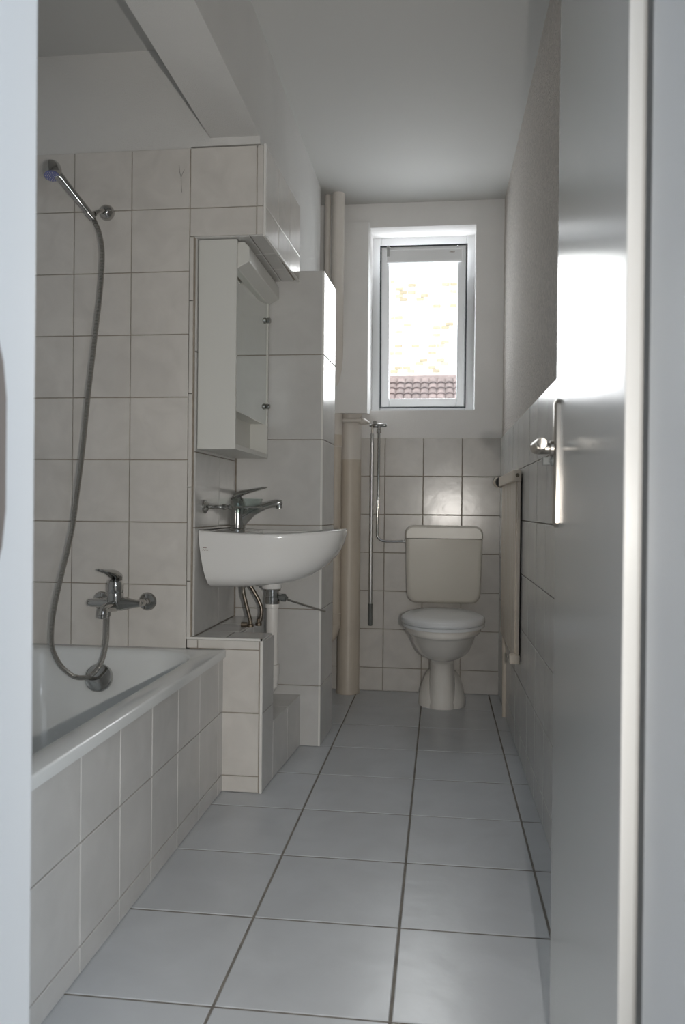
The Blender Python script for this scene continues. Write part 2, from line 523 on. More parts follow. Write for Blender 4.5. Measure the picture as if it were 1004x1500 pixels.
# doorway wall
b = MB()
b.box(-1.60, -0.60, 0.64, 0.775, -0.1, 2.62)
b.box(0.285, 1.60, 0.64, 0.775, -0.1, 2.62)
b.box(-0.60, 0.285, 0.64, 0.775, 2.10, 2.62)
tag(b.build('wall_front', HALLM), 'partition wall holding the doorway beside the frame', 'wall', kind='structure')
frame = thing('trim_2', 'pale lacquered door frame whose jambs stand at both picture edges', 'door frame', (-0.1, 0.71, 0), kind='structure')
MB().box(-0.60, -0.412, 0.62, 0.782, 0, 2.10).build('jamb', LACQ_F, frame, bevel=0.006, seg=3)
MB().box(0.1905, 0.30, 0.62, 0.778, 0, 2.10).build('jamb', LACQ_F, frame, bevel=0.004, seg=3)
MB().box(-0.60, 0.30, 0.62, 0.78, 2.03, 2.12).build('head_jamb', LACQ_F, frame, bevel=0.004, seg=3)
b = MB()
rs = []
for y_, hz in ((0.640, .112), (0.690, .125), (0.706, .112), (0.716, .090), (0.722, .055)):
    rs.append([Vector((x_, y_, 0.985 + sg * hz)) for x_, sg in ((-0.4130, -1), (-0.4105, -.97), (-0.4105, .97), (-0.4130, 1))])
b.rings(rs).build('dark_jamb_piece', JAMB_DARK, frame)  # thin dark piece on the left jamb, standing for an unidentified dark blur

# hallway around the camera
b = MB().box(-1.6, 1.55, -2.2, 0.64, -0.12, -0.002)
tag(b.build('floor', HALLF), 'dull brown hallway floor outside the doorway', 'floor', kind='structure')
b = MB().box(-1.6, 1.55, -2.2, 0.64, 2.5, 2.62)
tag(b.build('ceiling', HALLM), 'white hallway ceiling outside the doorway', 'ceiling', kind='structure')
b = MB().box(-1.7, -1.5, -2.2, 0.64, -0.1, 2.6)
tag(b.build('wall_hall_left', HALLM), 'pale hallway wall opposite the hallway window', 'wall', kind='structure')
b = MB().box(-1.6, 1.6, -2.35, -2.2, -0.1, 2.6)
tag(b.build('wall_hall_back', HALLM), 'pale hallway wall behind the camera', 'wall', kind='structure')
b = MB()
b.box(1.40, 1.6, -2.2, -1.45, -0.1, 2.6)
b.box(1.40, 1.6, -0.05, 0.64, -0.1, 2.6)
b.box(1.40, 1.6, -1.45, -0.05, -0.1, 0.85)
b.box(1.40, 1.6, -1.45, -0.05, 2.0, 2.6)
tag(b.build('wall_hall_right', HALLM), 'pale hallway wall pierced by the hallway window', 'wall', kind='structure')

# ------------------------------------------------------------------ window
win = thing('window_1', 'white tilt window standing ajar in the far wall', 'window', (-0.10, 4.33, 1.44), kind='structure')
fx0, fx1, fz0, fz1 = WX0 + 0.02, WX1 - 0.015, WZ0 + 0.02, WZ1 - 0.03


def rect_frame(x0, x1, z0, z1, wd, y0, y1):
    m_ = MB()
    m_.box(x0, x0 + wd, y0, y1, z0, z1)
    m_.box(x1 - wd, x1, y0, y1, z0, z1)
    m_.box(x0 + wd, x1 - wd, y0, y1, z0, z0 + wd)
    m_.box(x0 + wd, x1 - wd, y0, y1, z1 - wd, z1)
    return m_


rect_frame(WX0 - 0.001, WX1 + 0.001, WZ0 - 0.001, WZ1 + 0.001, 0.045, 4.30, 4.37).build('frame', WINW, win, bevel=0.004)
# the sash turns about its lower edge: top leans into the room
sash_e = rect_frame(-0.324, 0.120, 0.0, 0.832, 0.045, -0.03, 0.03)
TIL = math.radians(5.0)
PIV = Vector((0, 4.325, 1.478))


def tilt(mb):
    R = Matrix.Rotation(TIL, 3, 'X')
    mb.v = [R @ p + PIV for p in mb.v]
    return mb


sash = tilt(sash_e).build('sash', WINW, win, bevel=0.005)
tilt(rect_frame(-0.329, 0.125, -0.005, 0.837, 0.006, -0.036, -0.026)).build('gasket', GASKET, sash)
tilt(MB().box(-0.282, 0.078, -0.004, 0.004, 0.040, 0.79)).build('pane', GLASS, win)
bl = tilt(MB().box(-0.297, 0.100, -0.062, -0.030, 0.742, 0.812)).build('blind_cassette', WINW, win, bevel=0.010, seg=3)
tilt(MB().box(-0.292, -0.278, -0.068, -0.028, 0.775, 0.832)).build('blind_clip', ALU, win, bevel=0.002)
t = MB()
for k in range(4):
    t.box(0.033 + 0.007 * k, 0.037 + 0.007 * k, -0.0632, -0.061, 0.789, 0.794)
tilt(t).build('faded_print', INK, bl)
MB().box(WX0, WX1, 4.135, 4.31, WZ0 - 0.004, WZ0 + 0.004).build('window_sill', WINW, win)

# plastered pipe casing left of the window, swelling a little towards its foot
b = MB()
plan_t = [(-0.60, 4.10), (-0.378, 4.10), (-0.378, 4.14), (-0.60, 4.14)]
v = [(-0.60, 3.93, 1.405), (-0.362, 3.93, 1.40), (-0.366, 4.135, 1.42), (-0.60, 4.135, 1.42),
     (-0.60, 4.11, 2.40), (-0.380, 4.11, 2.40), (-0.374, 4.135, 2.40), (-0.60, 4.135, 2.40)]
b.add(v, [(3, 2, 1, 0), (4, 5, 6, 7), (0, 1, 5, 4), (1, 2, 6, 5), (2, 3, 7, 6), (3, 0, 4, 7)])
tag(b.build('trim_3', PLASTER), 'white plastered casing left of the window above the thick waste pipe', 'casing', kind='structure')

# ------------------------------------------------------------------ door
door = thing('door_1', 'grey lacquered door leaf opened into the bathroom, shining from the window', 'door', (0.19, 0.80, 0), kind='structure')
DA, DB = Vector((0.1745, 0.80, 0)), Vector((0.1965, 1.425, 0))
dd = (DB - DA).normalized(); dn = Vector((dd.y, -dd.x, 0))


def dplan(a0, a1, t0, t1):
    return [tuple((DA + dd * a + dn * t_).xy) for a, t_ in ((a0, t0), (a0, t1), (a1, t1), (a1, t0))]


L_ = (DB - DA).length
b = MB()
b.hexa(dplan(0.0, L_, 0.0, 0.0148), 0.008, 2.045)
leaf = b.build('lipped_panel', LACQ, door, bevel=0.0015)
MB().hexa(dplan(0.014, L_ - 0.014, 0.016, 0.040), 0.008, 2.032).build('core_panel', LACQ, door)


def dpt(a, t_, z):
    q = DA + dd * a + dn * t_
    return Vector((q.x, q.y, z))


# long plate, lever, turn knob
pa = L_ - 0.045
def plate(a0, a1, z0, z1, th):
    m_ = MB(); n_ = 10
    out = []
    for th_, sc in ((0.0, 1.0), (th * .6, 1.0), (th, 0.72)):
        ring = []
        hw, hz = (a1 - a0) / 2 * sc, (z1 - z0) / 2 - (a1 - a0) / 2 * (1 - sc)
        for k in range(2 * n_):
            an = 2 * math.pi * k / (2 * n_)
            ca, sa = math.cos(an), math.sin(an)
            r = hw
            cz_ = (hz - hw * .6) * (1 if sa >= 0 else -1)
            ring.append(dpt((a0 + a1) / 2 + r * ca, -th_, (z0 + z1) / 2 + cz_ + r * .6 * sa))
        out.append(ring)
    return m_.rings(out)


plate(pa - 0.020, pa + 0.020, 0.908, 1.122, 0.009).build('handle_plate', STEEL, door, smooth=True)
b = MB()
b.tube([dpt(pa, -0.006, 1.040), dpt(pa, -0.034, 1.040)], 0.0095, smooth=0)
b.lathe(dpt(pa, -0.006, 1.040), -dn, [(0, .013), (.008, .013), (.010, .009)], 20)
b.tube([dpt(pa, -0.024, 1.040), dpt(pa - 0.003, -0.033, 1.040), dpt(pa - 0.014, -0.038, 1.040), dpt(pa - 0.05, -0.038, 1.040), dpt(pa - 0.100, -0.037, 1.040), dpt(pa - 0.106, -0.037, 1.040)], 0.0095, rad=[.0095, .0100, .0100, .0098, .0095, .0075], n=20)
b.build('lever', STEEL, door, smooth=True)
b = MB()
b.lathe(dpt(pa, -0.006, 1.019), -dn, [(0, .008), (.006, .008), (.007, .005), (.011, .005)], 16)
b.hexa([tuple((DA + dd * a + dn * t_).xy) for a, t_ in ((pa - .004, -0.026), (pa + .004, -0.026), (pa + .004, -0.014), (pa - .004, -0.014))], 1.0125, 1.0255)
b.build('turn_knob', GREYGRIP, door, bevel=0.001)

# ------------------------------------------------------------------ bathtub
tub = thing('bathtub', 'white enamel bathtub built in behind a tiled apron at the left', 'bathtub', (-1.06, 1.7, 0.0))
RX, TZ = -0.694, 0.469
LX, N0, N1 = -1.432, 0.795, Y1 - 0.009


def rrect(x0, x1, y0, y1, r, z, n=6):
    pts = []
    for cx_, cy_, a0 in ((x1 - r, y0 + r, -90), (x1 - r, y1 - r, 0), (x0 + r, y1 - r, 90), (x0 + r, y0 + r, 180)):
        for k in range(n + 1):
            a = math.radians(a0 + 90 * k / n)
            pts.append(Vector((cx_ + r * math.cos(a), cy_ + r * math.sin(a), z)))
    return pts


rs = [rrect(LX, RX, N0, N1, .006, TZ - .025), rrect(LX, RX, N0, N1, .006, TZ - .005), rrect(LX + .002, RX - .002, N0, N1, .006, TZ - .001),
      rrect(LX + .005, RX - .006, N0 + .002, N1 - .001, .006, TZ), rrect(LX + .05, RX - .064, N0 + .10, N1 - .040, .15, TZ - .002),
      rrect(LX + .056, RX - .071, N0 + .108, N1 - .048, .15, TZ - .007), rrect(LX + .062, RX - .077, N0 + .12, N1 - .054, .15, TZ - .025),
      rrect(LX + .075, RX - .092, N0 + .20, N1 - .075, .16, TZ - .13), rrect(LX + .10, RX - .115, N0 + .33, N1 - .12, .17, TZ - .30),
      rrect(LX + .13, RX - .15, N0 + .42, N1 - .17, .16, TZ - .375), rrect(LX + .20, RX - .23, N0 + .52, N1 - .26, .12, TZ - .40)]
MB().rings(rs, cap0=False).build('tub_shell', ENAMEL, tub, smooth=True, angle=60)
b2 = MB()
b2.box(-0.735, -0.711, N0, N1 + 0.008, -0.001, TZ - 0.024)
apron = b2.build('apron', GROUT, tub)
ty = [0.795, 0.93] + [1.127 + 0.2 * k for k in range(8)] + [N1 + 0.006]
tiles(apron, Vector((-0.711, 0, 0)), (0, 1, 0), (0, 0, 1), ty, [0.0, 0.056, 0.264, 0.4455], TILE_N, th=0.006)
# overflow cap on the inner end wall
b = MB()
oc = Vector((-1.085, N1 - 0.088, 0.379)); on = Vector((0, -1, 0.28)).normalized()
b.lathe(oc, on, [(-0.01, .030), (.006, .044), (.018, .0455), (.024, .043), (.026, .038), (.0265, .0)], 40)
ov = b.build('overflow_cap', CHROME, tub, smooth=True)

# ------------------------------------------------------------------ bath mixer
mx = thing('bath_mixer', 'chrome single-lever bath mixer on the tiled wall over the tub', 'tap', (-1.045, Y1, 0.62))
for xr in (-1.1225, -0.963):
    MB().lathe((xr, Y1 - 0.006, 0.62), (0, -1, 0), [(0, .030), (.004, .0305), (.010, .026), (.013, .014), (.016, .012), (.045, .012)], 32).build('rosette', CHROME, mx, smooth=True)
b = MB()
zc = 0.621
b.tube([(-1.1225, 2.548, zc), (-1.1225, 2.52, zc), (-1.116, 2.508, zc), (-1.10, 2.503, zc)], .0125)
b.tube([(-0.963, 2.548, zc), (-0.963, 2.53, zc), (-0.972, 2.512, zc), (-0.99, 2.503, zc)], .0115)
b.lathe((-1.136, 2.500, zc), (1, 0, 0), [(0, .006), (.002, .011), (.012, .0135), (.05, .0145), (.09, .024), (.115, .024), (.165, .012), (.178, .010), (.18, .0)], 28)
b.build('body', CHROME, mx, smooth=True)
b = MB().lathe((-1.040, 2.497, zc - .022), (0, -.06, 1), [(0, .014), (.006, .023), (.02, .0262), (.055, .0262), (.058, .0252), (.061, .0262), (.084, .0265), (.096, .023), (.103, .010)], 32)
b.build('cartridge', CHROME, mx, smooth=True)
b = MB()
rs = []
for t_, (y_, z_, w_, h_) in enumerate([(2.517, .690, .014, .012), (2.505, .709, .023, .015), (2.485, .718, .024, .014), (2.465, .724, .022, .010), (2.44, .728, .016, .006), (2.418, .733, .011, .0045), (2.412, .734, .005, .003)]):
    xm = -1.040 - 0.0036 * t_
    rs.append([Vector((xm + w_ * math.cos(2 * math.pi * k / 16), y_, z_ + h_ * math.sin(2 * math.pi * k / 16))) for k in range(16)])
b.rings(rs).build('lever', CHROME, mx, smooth=True)
b = MB()
b.tube([(-1.044, 2.495, .612), (-1.045, 2.46, .613), (-1.048, 2.435, .612), (-1.049, 2.420, .604), (-1.049, 2.416, .592)], .014, rad=[.019, .017, .015, .0145, .0135])
b.lathe((-1.049, 2.416, .594), (0, 0, -1), [(0, .0145), (.010, .0145), (.012, .012), (.008, .0)], 20)
b.build('spout', CHROME, mx, smooth=True)
b = MB().lathe((-1.054, 2.463, .607), (0, 0, -1), [(0, .008), (.006, .009), (.007, .0125), (.022, .0125), (.024, .009), (.030, .0085)], 12)
b.build('hose_union', CHROME, mx, smooth=True)

# shower hose
HO = [(-1.133, 2.51, 1.871), (-1.125, 2.509, 1.855), (-1.106, 2.50, 1.815), (-1.092, 2.49, 1.742), (-1.094, 2.48, 1.618), (-1.102, 2.47, 1.506), (-1.11, 2.46, 1.395), (-1.12, 2.45, 1.263), (-1.13, 2.44, 1.111), (-1.143, 2.43, 0.97),
      (-1.156, 2.43, 0.872), (-1.171, 2.43, 0.800), (-1.193, 2.43, 0.711), (-1.213, 2.43, 0.622), (-1.223, 2.43, 0.55), (-1.221, 2.43, 0.483), (-1.195, 2.43, 0.431), (-1.156, 2.43, 0.398), (-1.122, 2.43, 0.391), (-1.087, 2.43, 0.403), (-1.061, 2.44, 0.443), (-1.051, 2.45, 0.50), (-1.053, 2.46, 0.553), (-1.054, 2.463, 0.580)]
hose = MB().tube(HO, .0078, n=10, smooth=10)
h = hose.build('shower_hose', CHROME, smooth=True)
HM = bpy.data.materials.new('hose_steel'); HM.use_nodes = True
nt = HM.node_tree; bs = nt.nodes['Principled BSDF']
bs.inputs['Base Color'].default_value = (.50, .48, .45, 1); bs.inputs['Metallic'].default_value = 1; bs.inputs['Roughness'].default_value = .22
g_ = nt.nodes.new('ShaderNodeNewGeometry'); w_ = nt.nodes.new('ShaderNodeTexWave'); w_.bands_direction = 'Z'
w_.inputs['Scale'].default_value = 75
bu = nt.nodes.new('ShaderNodeBump'); bu.inputs['Distance'].default_value = .002; bu.inputs['Strength'].default_value = .8
nt.links.new(g_.outputs['Position'], w_.inputs['Vector']); nt.links.new(w_.outputs['Fac'], bu.inputs['Height']); nt.links.new(bu.outputs['Normal'], bs.inputs['Normal'])
h.data.materials[0] = HM
tag(h, 'long ribbed metal shower hose looping down from handset to bath mixer', 'hose')

# shower wall bracket and handset
br = thing('shower_bracket', 'round chrome wall bracket holding the hand shower', 'bracket', (-1.115, Y1, 1.911))
MB().lathe((-1.115, Y1 - 0.006, 1.912), (0, -1, 0), [(0, .026), (.008, .0265), (.018, .023), (.026, .015), (.030, .009), (.030, .0)], 32).build('rosette', CHROME, br, smooth=True)
b = MB().tube([(-1.115, Y1 - .030, 1.912), (-1.120, 2.53, 1.900), (-1.130, 2.515, 1.888)], .008)
b.lathe((-1.1335, 2.5130, 1.870), (-.58, -.52, .70), [(0, .0125), (.026, .0135)], 20)
b.build('arm', CHROME, br, smooth=True)
hd = thing('hand_shower', 'chrome hand shower with blue nozzle disc resting in its bracket', 'hand shower', (-1.14, 2.51, 1.875))
b = MB().tube([(-1.1335, 2.512, 1.869), (-1.142, 2.505, 1.882), (-1.168, 2.478, 1.918), (-1.195, 2.452, 1.955), (-1.212, 2.437, 1.978), (-1.226, 2.426, 1.992)], .012, rad=[.0095, .0115, .0125, .0135, .015, .019])
b.build('handle', CHROME, hd, smooth=True)
hn = Vector((.17, -.30, -.93)).normalized()
hc = Vector((-1.232, 2.423, 1.992))
b = MB().lathe(hc - hn * .016, hn, [(-.022, .0), (-.020, .011), (-.014, .020), (-.004, .027), (.010, .030), (.024, .0295), (.034, .025)], 32)
b.build('head', CHROME, hd, smooth=True)
b = MB().lathe(hc + hn * .0175, hn, [(0, .0235), (.0025, .0225), (.0025, .0)], 32)
noz = b.build('nozzle_disc', NOZZLE, hd, smooth=True)
b = MB()
t1 = hn.cross(Vector((0, 0, 1))).normalized(); t2 = hn.cross(t1)
for r_, n_ in ((.007, 6), (.013, 11), (.019, 16)):
    for k in range(n_):
        a = 2 * math.pi * k / n_
        b.lathe(hc + hn * .0195 + (t1 * math.cos(a) + t2 * math.sin(a)) * r_, hn, [(0, .0014), (.002, .001)], 6)
b.build('nozzles', PLASTIC_W, noz)['kind'] = 'stuff'

# ------------------------------------------------------------------ mirror cabinet
cab = thing('mirror_cabinet', 'white mirror cabinet with lamp canopy inside the tiled recess', 'cabinet', (-0.80, 2.85, 1.125))
CX0, CX1, CY0, CY1, CZ0, CZ1 = -0.806, -0.677, 2.602, 3.112, 1.128, 1.822
MB().box(CX0, CX1, CY0, CY0 + .016, CZ0, CZ1).build('side_panel', CABW, cab, bevel=.002)
MB().box(CX0, CX1, CY1 - .012, CY1, CZ0, CZ1).build('side_panel', CABW, cab, bevel=.002)
MB().box(CX0, CX0 + .06, CY0 + .016, CY1 - .012, CZ0 + .018, CZ1).build('back_panel', CABW, cab)
MB().box(CX0, CX1, CY0 + .016, CY1 - .012, CZ0, CZ0 + .018).build('bottom_shelf', CABW, cab, bevel=.002)
MB().box(CX0, CX1 - .012, CY0 + .016, CY1 - .012, 1.262, 1.275).build('middle_shelf', CABW, cab)
MB().box(CX1 - .010, CX1 - .004, CY0 + .020, CY1 - .012, 1.258, 1.738).build('mirror', MIRROR, cab)
b = MB().prism_y([(CX1 - .02, 1.818), (-.656, 1.818), (-.639, 1.800), (-.639, 1.752), (-.677, 1.732), (CX1 - .02, 1.732)], CY0 + .018, CY1)
b.build('lamp_canopy', CABW, cab, bevel=.003)
for z_ in (1.665, 1.33):
    MB().lathe((CX1 - .004, CY1 - .020, z_), (1, 0, 0), [(0, .009), (.004, .0115), (.012, .0115), (.016, .008), (.017, .0)], 20).build('mirror_clip', CHROME, cab, smooth=True)
MB().lathe((CX1 - .03, CY0 + .016, 1.235), (0, 1, 0), [(0, .008), (.006, .008), (.008, .005), (.02, .005)], 14).build('shelf_pin', CHROME, cab, smooth=True)

# ------------------------------------------------------------------ washbasin
bas = thing('washbasin', 'white ceramic washbasin jutting from the tiled recess', 'washbasin', (-0.81, 2.86, 0.66))
BX, BY = -0.806, 2.862


def dring(depth, hw, z, x0=BX, n=40, sq=2.3):
    """a D outline: straight along the wall, bowed towards the room; starts and ends at the wall"""
    pts = []
    for k in range(n + 1):
        a = -math.pi / 2 + math.pi * k / n
        ca, sa = max(math.cos(a), 0), math.sin(a)
        px = x0 + depth * (ca ** (2 / sq))
        py = BY + hw * math.copysign(abs(sa) ** (2 / 3.2), sa)
        pts.append(Vector((px, py, z)))
    for k in range(1, 8):
        pts.append(Vector((x0, BY + hw - 2 * hw * k / 8, z)))
    return pts


def sagz(r, sag):
    # the rim dips a little in its middle length and rises towards the tip
    for p in r:
        t_ = (p.x - BX) / .47
        p.z += sag * (-(0.25 - (t_ - .45) ** 2) * 1.0 + .06)
    return r


rs = [dring(.12, .11, .660), dring(.21, .165, .662), dring(.294, .203, .675), dring(.356, .222, .698), dring(.406, .230, .731), dring(.442, .233, .771), dring(.463, .235, .812),
      sagz(dring(.471, .236, .843), .05), sagz(dring(.472, .236, .852), .05), sagz(dring(.466, .232, .857), .05), sagz(dring(.450, .222, .855), .05)]
for r in rs:
    for p in r:                      # the wall side of the underside draws back from the tiles
        t_ = min(1, max(0, (.852 - p.z) / .17))
        p.x += .024 * t_ ** 1.6 * max(0, 1 - (p.x - BX) / .2)
inner = []
for dep, hw, z in ((.435, .21, .845), (.42, .20, .82), (.39, .18, .77), (.33, .14, .735), (.25, .07, .722)):
    inner.append(dring(dep - .10, hw, z, x0=BX + .12))
b = MB()
b.rings(rs, cap1=False)
b.rings([rs[-1]] + inner, cap0=False)
basin = b.build('bowl', CERAMIC_B, bas, smooth=True, angle=70)
b = MB().lathe((BX + .205, BY - .01, .672), (0, 0, -1), [(0, .040), (.022, .037), (.028, .034), (.028, .0)], 28)
b.build('drain_neck', CERAMIC_B, bas, smooth=True)
b = MB()
for row, (z_, pts) in enumerate(((.799, [0, .004, .003, .007, .010, .012]), (.791, [0, .004, .008, .012, .016, .020]))):
    P_ = [(BX + .016 + q + .002 * row * -1, BY - .2352, z_ + (.0016 if k % 2 else -.0016) + .0016 * row * 0) for k, q in enumerate(pts)]
    b.tube(P_, .0009, n=5, smooth=3)
LOGO = b

# faucet
fa = thing('basin_tap', 'chrome single-lever tap on the washbasin', 'tap', (-0.725, BY - .01, 0.85))
FX, FY = -0.728, BY - .012
MB().lathe((FX, FY, .838), (0, 0, 1), [(0, .0275), (.018, .0275), (.020, .0262), (.022, .028), (.095, .0285), (.112, .0275), (.128, .021), (.138, .010), (.140, .0)], 32).build('body', CHROME, fa, smooth=True)
b = MB()
rs = []
for x_, z_, h_, w_ in ((FX + .010, .886, .030, .020), (FX + .030, .903, .024, .0185), (FX + .060, .924, .016, .0165), (FX + .10, .940, .0115, .0145), (FX + .135, .949, .0105, .0135), (FX + .158, .954, .0105, .0130), (FX + .163, .9555, .007, .010)):
    rs.append([Vector((x_ - .25 * h_ * math.sin(2 * math.pi * k / 20), FY + w_ * math.cos(2 * math.pi * k / 20), z_ + h_ * math.sin(2 * math.pi * k / 20))) for k in range(20)])
b.rings(rs)
b.lathe((FX + .151, FY, .950), (.12, 0, -1), [(0, .010), (.010, .0115), (.018, .0112), (.018, .0)], 20)
b.build('spout', CHROME, fa, smooth=True)
b = MB()
rs = []
for x_, z_, h_, w_ in ((FX - .024, .966, .004, .012), (FX - .012, .978, .010, .020), (FX + .012, .986, .011, .021), (FX + .035, .991, .0075, .018), (FX + .065, .998, .0045, .015), (FX + .098, 1.006, .0035, .0115), (FX + .108, 1.008, .002, .006)):
    rs.append([Vector((x_, FY + w_ * math.cos(2 * math.pi * k / 16), z_ + h_ * math.sin(2 * math.pi * k / 16))) for k in range(16)])
b.rings(rs).build('lever', CHROME, fa, smooth=True)

# soap holder
so = thing('soap_dish_holder', 'chrome wall arm carrying a clear glass dish behind the basin tap', 'soap holder', (-0.808, 2.70, 0.935))
MB().lathe((-0.808, 2.692, .936), (1, 0, 0), [(0, .023), (.006, .0235), (.011, .018), (.016, .010)], 28).build('rosette', CHROME, so, smooth=True)
b = MB().tube([(-0.795, 2.692, .936), (-.76, 2.692, .936), (-.735, 2.70, .936)], .006)
b.lathe((-.745, 2.697, .936), (1, 0, 0), [(0, .007), (.003, .0105), (.012, .0105), (.015, .007), (.022, .007), (.025, .0095), (.032, .0095), (.035, .006)], 20)
ring = [Vector((-.668 + .052 * math.cos(2 * math.pi * k / 24), 2.745 + .052 * math.sin(2 * math.pi * k / 24), .936)) for k in range(25)]
b.tube(ring, .0035, n=8, smooth=0)
b.build('arm', CHROME, so, smooth=True)
b = MB()
rs = []
for z_, r_ in ((.912, .030), (.914, .040), (.930, .047), (.955, .0505), (.964, .054), (.966, .053), (.955, .048), (.931, .044), (.917, .036), (.917, .001)):
    rs.append([Vector((-.668 + r_ * math.cos(2 * math.pi * k / 32), 2.745 + r_ * math.sin(2 * math.pi * k / 32), z_)) for k in range(32)])
b.rings(rs).build('glass_dish', DISHG, so, smooth=True)

# siphon and supply hoses
TX, TY = -0.598, 2.852
tr = thing('siphon_pipe', 'white plastic waste pipe under the washbasin with chrome collar', 'pipe', (TX, TY, 0.20))
MB().lathe((TX, TY, .646), (0, 0, -1), [(0, .024), (.004, .030), (.008, .030), (.010, .0235), (.030, .0235), (.032, .026), (.056, .026), (.060, .0225)], 28).build('collar', CHROME, tr, smooth=True)
MB().lathe((TX, TY, .590), (0, 0, -1), [(0, .025), (.006, .026), (.014, .026), (.016, .0215), (.30, .0215)], 28).build('down_pipe', PLASTIC_W, tr, smooth=True)
b = MB().lathe((TX, TY, .372), (0, 0, -1), [(0, .0215), (.001, .027), (.038, .027), (.041, .025)], 28)
b.tube([(TX, TY, .345), (TX, TY, .315), (TX - .012, TY, .285), (TX - .04, TY, .268), (TX - .09, TY, .264)], .0245)
b.build('elbow', PLASTIC_W, tr, smooth=True)
MB().lathe((TX + .022, TY, .612), (1, 0, -.04), [(0, .009), (.010, .009), (.011, .014), (.026, .014), (.028, .006), (.034, .006)], 16).build('pivot_nut', GREYGRIP, tr, smooth=True)
MB().cyl((TX + .045, TY, .608), (-0.398, 2.815, .570), .0032, n=10).build('pull_rod', STEEL, tr, smooth=True)

s1 = thing('supply_hose', 'nearer braided steel supply hose below the basin, almost straight', 'hose', (-.684, 2.85, .505))
MB().tube([(-.704, 2.845, .690), (-.705, 2.845, .640), (-.700, 2.846, .610), (-.690, 2.848, .570), (-.681, 2.85, .535), (-.678, 2.85, .512)], .0072).build('flexible_hose', BRAID, s1, smooth=True)
MB().lathe((-.705, 2.845, .675), (0, 0, -1), [(0, .009), (.028, .009), (.030, .0075), (.05, .0075)], 8).build('hose_nut', STEEL, s1, smooth=True)
b = MB().lathe((-.678, 2.85, .503), (0, 0, 1), [(0, .012), (.010, .012), (.012, .008), (.024, .008)], 10)
b.tube([(-.690, 2.85, .512), (-.712, 2.848, .512)], .0085, smooth=0)
b.build('valve_end', BRASS_D, s1, smooth=True)
s2 = thing('supply_hose', 'farther braided steel supply hose below the basin, bowed outward', 'hose', (-.656, 2.89, .505))
MB().tube([(-.712, 2.89, .690), (-.702, 2.89, .665), (-.676, 2.89, .628), (-.655, 2.89, .590), (-.646, 2.89, .560), (-.650, 2.89, .525), (-.657, 2.89, .510)], .0072).build('flexible_hose', BRAID, s2, smooth=True)
MB().lathe((-.657, 2.89, .503), (0, 0, 1), [(0, .012), (.010, .012), (.012, .008), (.024, .008)], 10).build('valve_end', BRASS_D, s2, smooth=True)

# ------------------------------------------------------------------ toilet
TC = 0.016
wc = thing('toilet', 'white floor-standing toilet with closed lid and low plastic cistern', 'toilet', (TC, 3.85, 0))


def egg(yf, yb, w, z, n=36, sq=2.0, back=3.4):
    """egg outline: round to the front (small y), squarer at the back"""
    pts = []
    ym = yf + (yb - yf) * 0.48
    for k in range(n):
        a = 2 * math.pi * k / n
        ca, sa = math.cos(a), math.sin(a)
        if sa < 0:
            pts.append(Vector((TC + w * math.copysign(abs(ca) ** (2 / sq), ca), ym - (ym - yf) * abs(sa) ** (2 / sq), z)))
        else:
            pts.append(Vector((TC + w * math.copysign(abs(ca) ** (2 / back), ca), ym + (yb - ym) * abs(sa) ** (2 / back), z)))
    return pts


rs = [egg(3.775, 4.04, .072, 0, sq=2.8), egg(3.772, 4.04, .073, .008, sq=2.8), egg(3.780, 4.04, .069, .035, sq=2.8), egg(3.786, 4.04, .062, .09, sq=2.8), egg(3.787, 4.03, .059, .15, sq=2.8), egg(3.778, 4.02, .057, .205, sq=2.6), egg(3.755, 4.02, .058, .226, sq=2.3),
      egg(3.71, 4.02, .066, .238), egg(3.65, 4.02, .088, .250), egg(3.59, 4.02, .108, .267), egg(3.535, 4.02, .126, .293), egg(3.485, 4.02, .140, .332), egg(3.447, 4.02, .150, .370), egg(3.432, 4.02, .153, .381), egg(3.408, 4.02, .168, .385), egg(3.402, 4.02, .172, .395), egg(3.402, 4.02, .172, .413), egg(3.408, 4.02, .166, .418)]
MB().rings(rs).build('bowl', CERAMIC, wc, smooth=True, angle=60)
# the foot spreads behind the narrow front column
rs = [egg(3.790, 4.05, .113, 0.0, sq=2.4), egg(3.794, 4.05, .112, .03, sq=2.4), egg(3.83, 4.05, .102, .075, sq=2.4), egg(3.88, 4.05, .085, .12, sq=2.4), egg(3.90, 4.05, .07, .14, sq=2.4)]
MB().rings(rs).build('foot', CERAMIC, wc, smooth=True, angle=60)


def lid_ring(s, z, grow=0.0):
    pts = []
    for p in egg(3.375 - grow, 3.93 + grow, .187 + grow, z, sq=2.15, back=2.6):
        t_ = (p.y - 3.375) / .555
        k = 1.0 if t_ < .45 else 1 - .32 * ((t_ - .45) / .55) ** 1.5
        pts.append(Vector((TC + (p.x - TC) * k * s, 3.66 + (p.y - 3.66) * s, z)))
    return pts


MB().rings([lid_ring(.96, .419), lid_ring(.99, .421), lid_ring(.99, .432), lid_ring(.965, .435)]).build('seat', SEAT_M, wc, smooth=True, angle=60)
MB().rings([lid_ring(.985, .4355), lid_ring(1.0, .438), lid_ring(1.0, .450), lid_ring(.985, .457), lid_ring(.95, .461), lid_ring(.6, .464), lid_ring(.2, .465)]).build('lid', SEAT_M, wc, smooth=True, angle=60)
for s_ in (-1, 1):
    MB().cyl((TC + s_ * .075 - .015, 3.928, .447), (TC + s_ * .075 + .015, 3.928, .447), .010).build('hinge', PLASTIC_W, wc, smooth=True)


def crect(cx_, hx, y0, y1, r, z, n=5):
    return rrect(cx_ - hx, cx_ + hx, y0, y1, r, z, n)


CC = 0.018
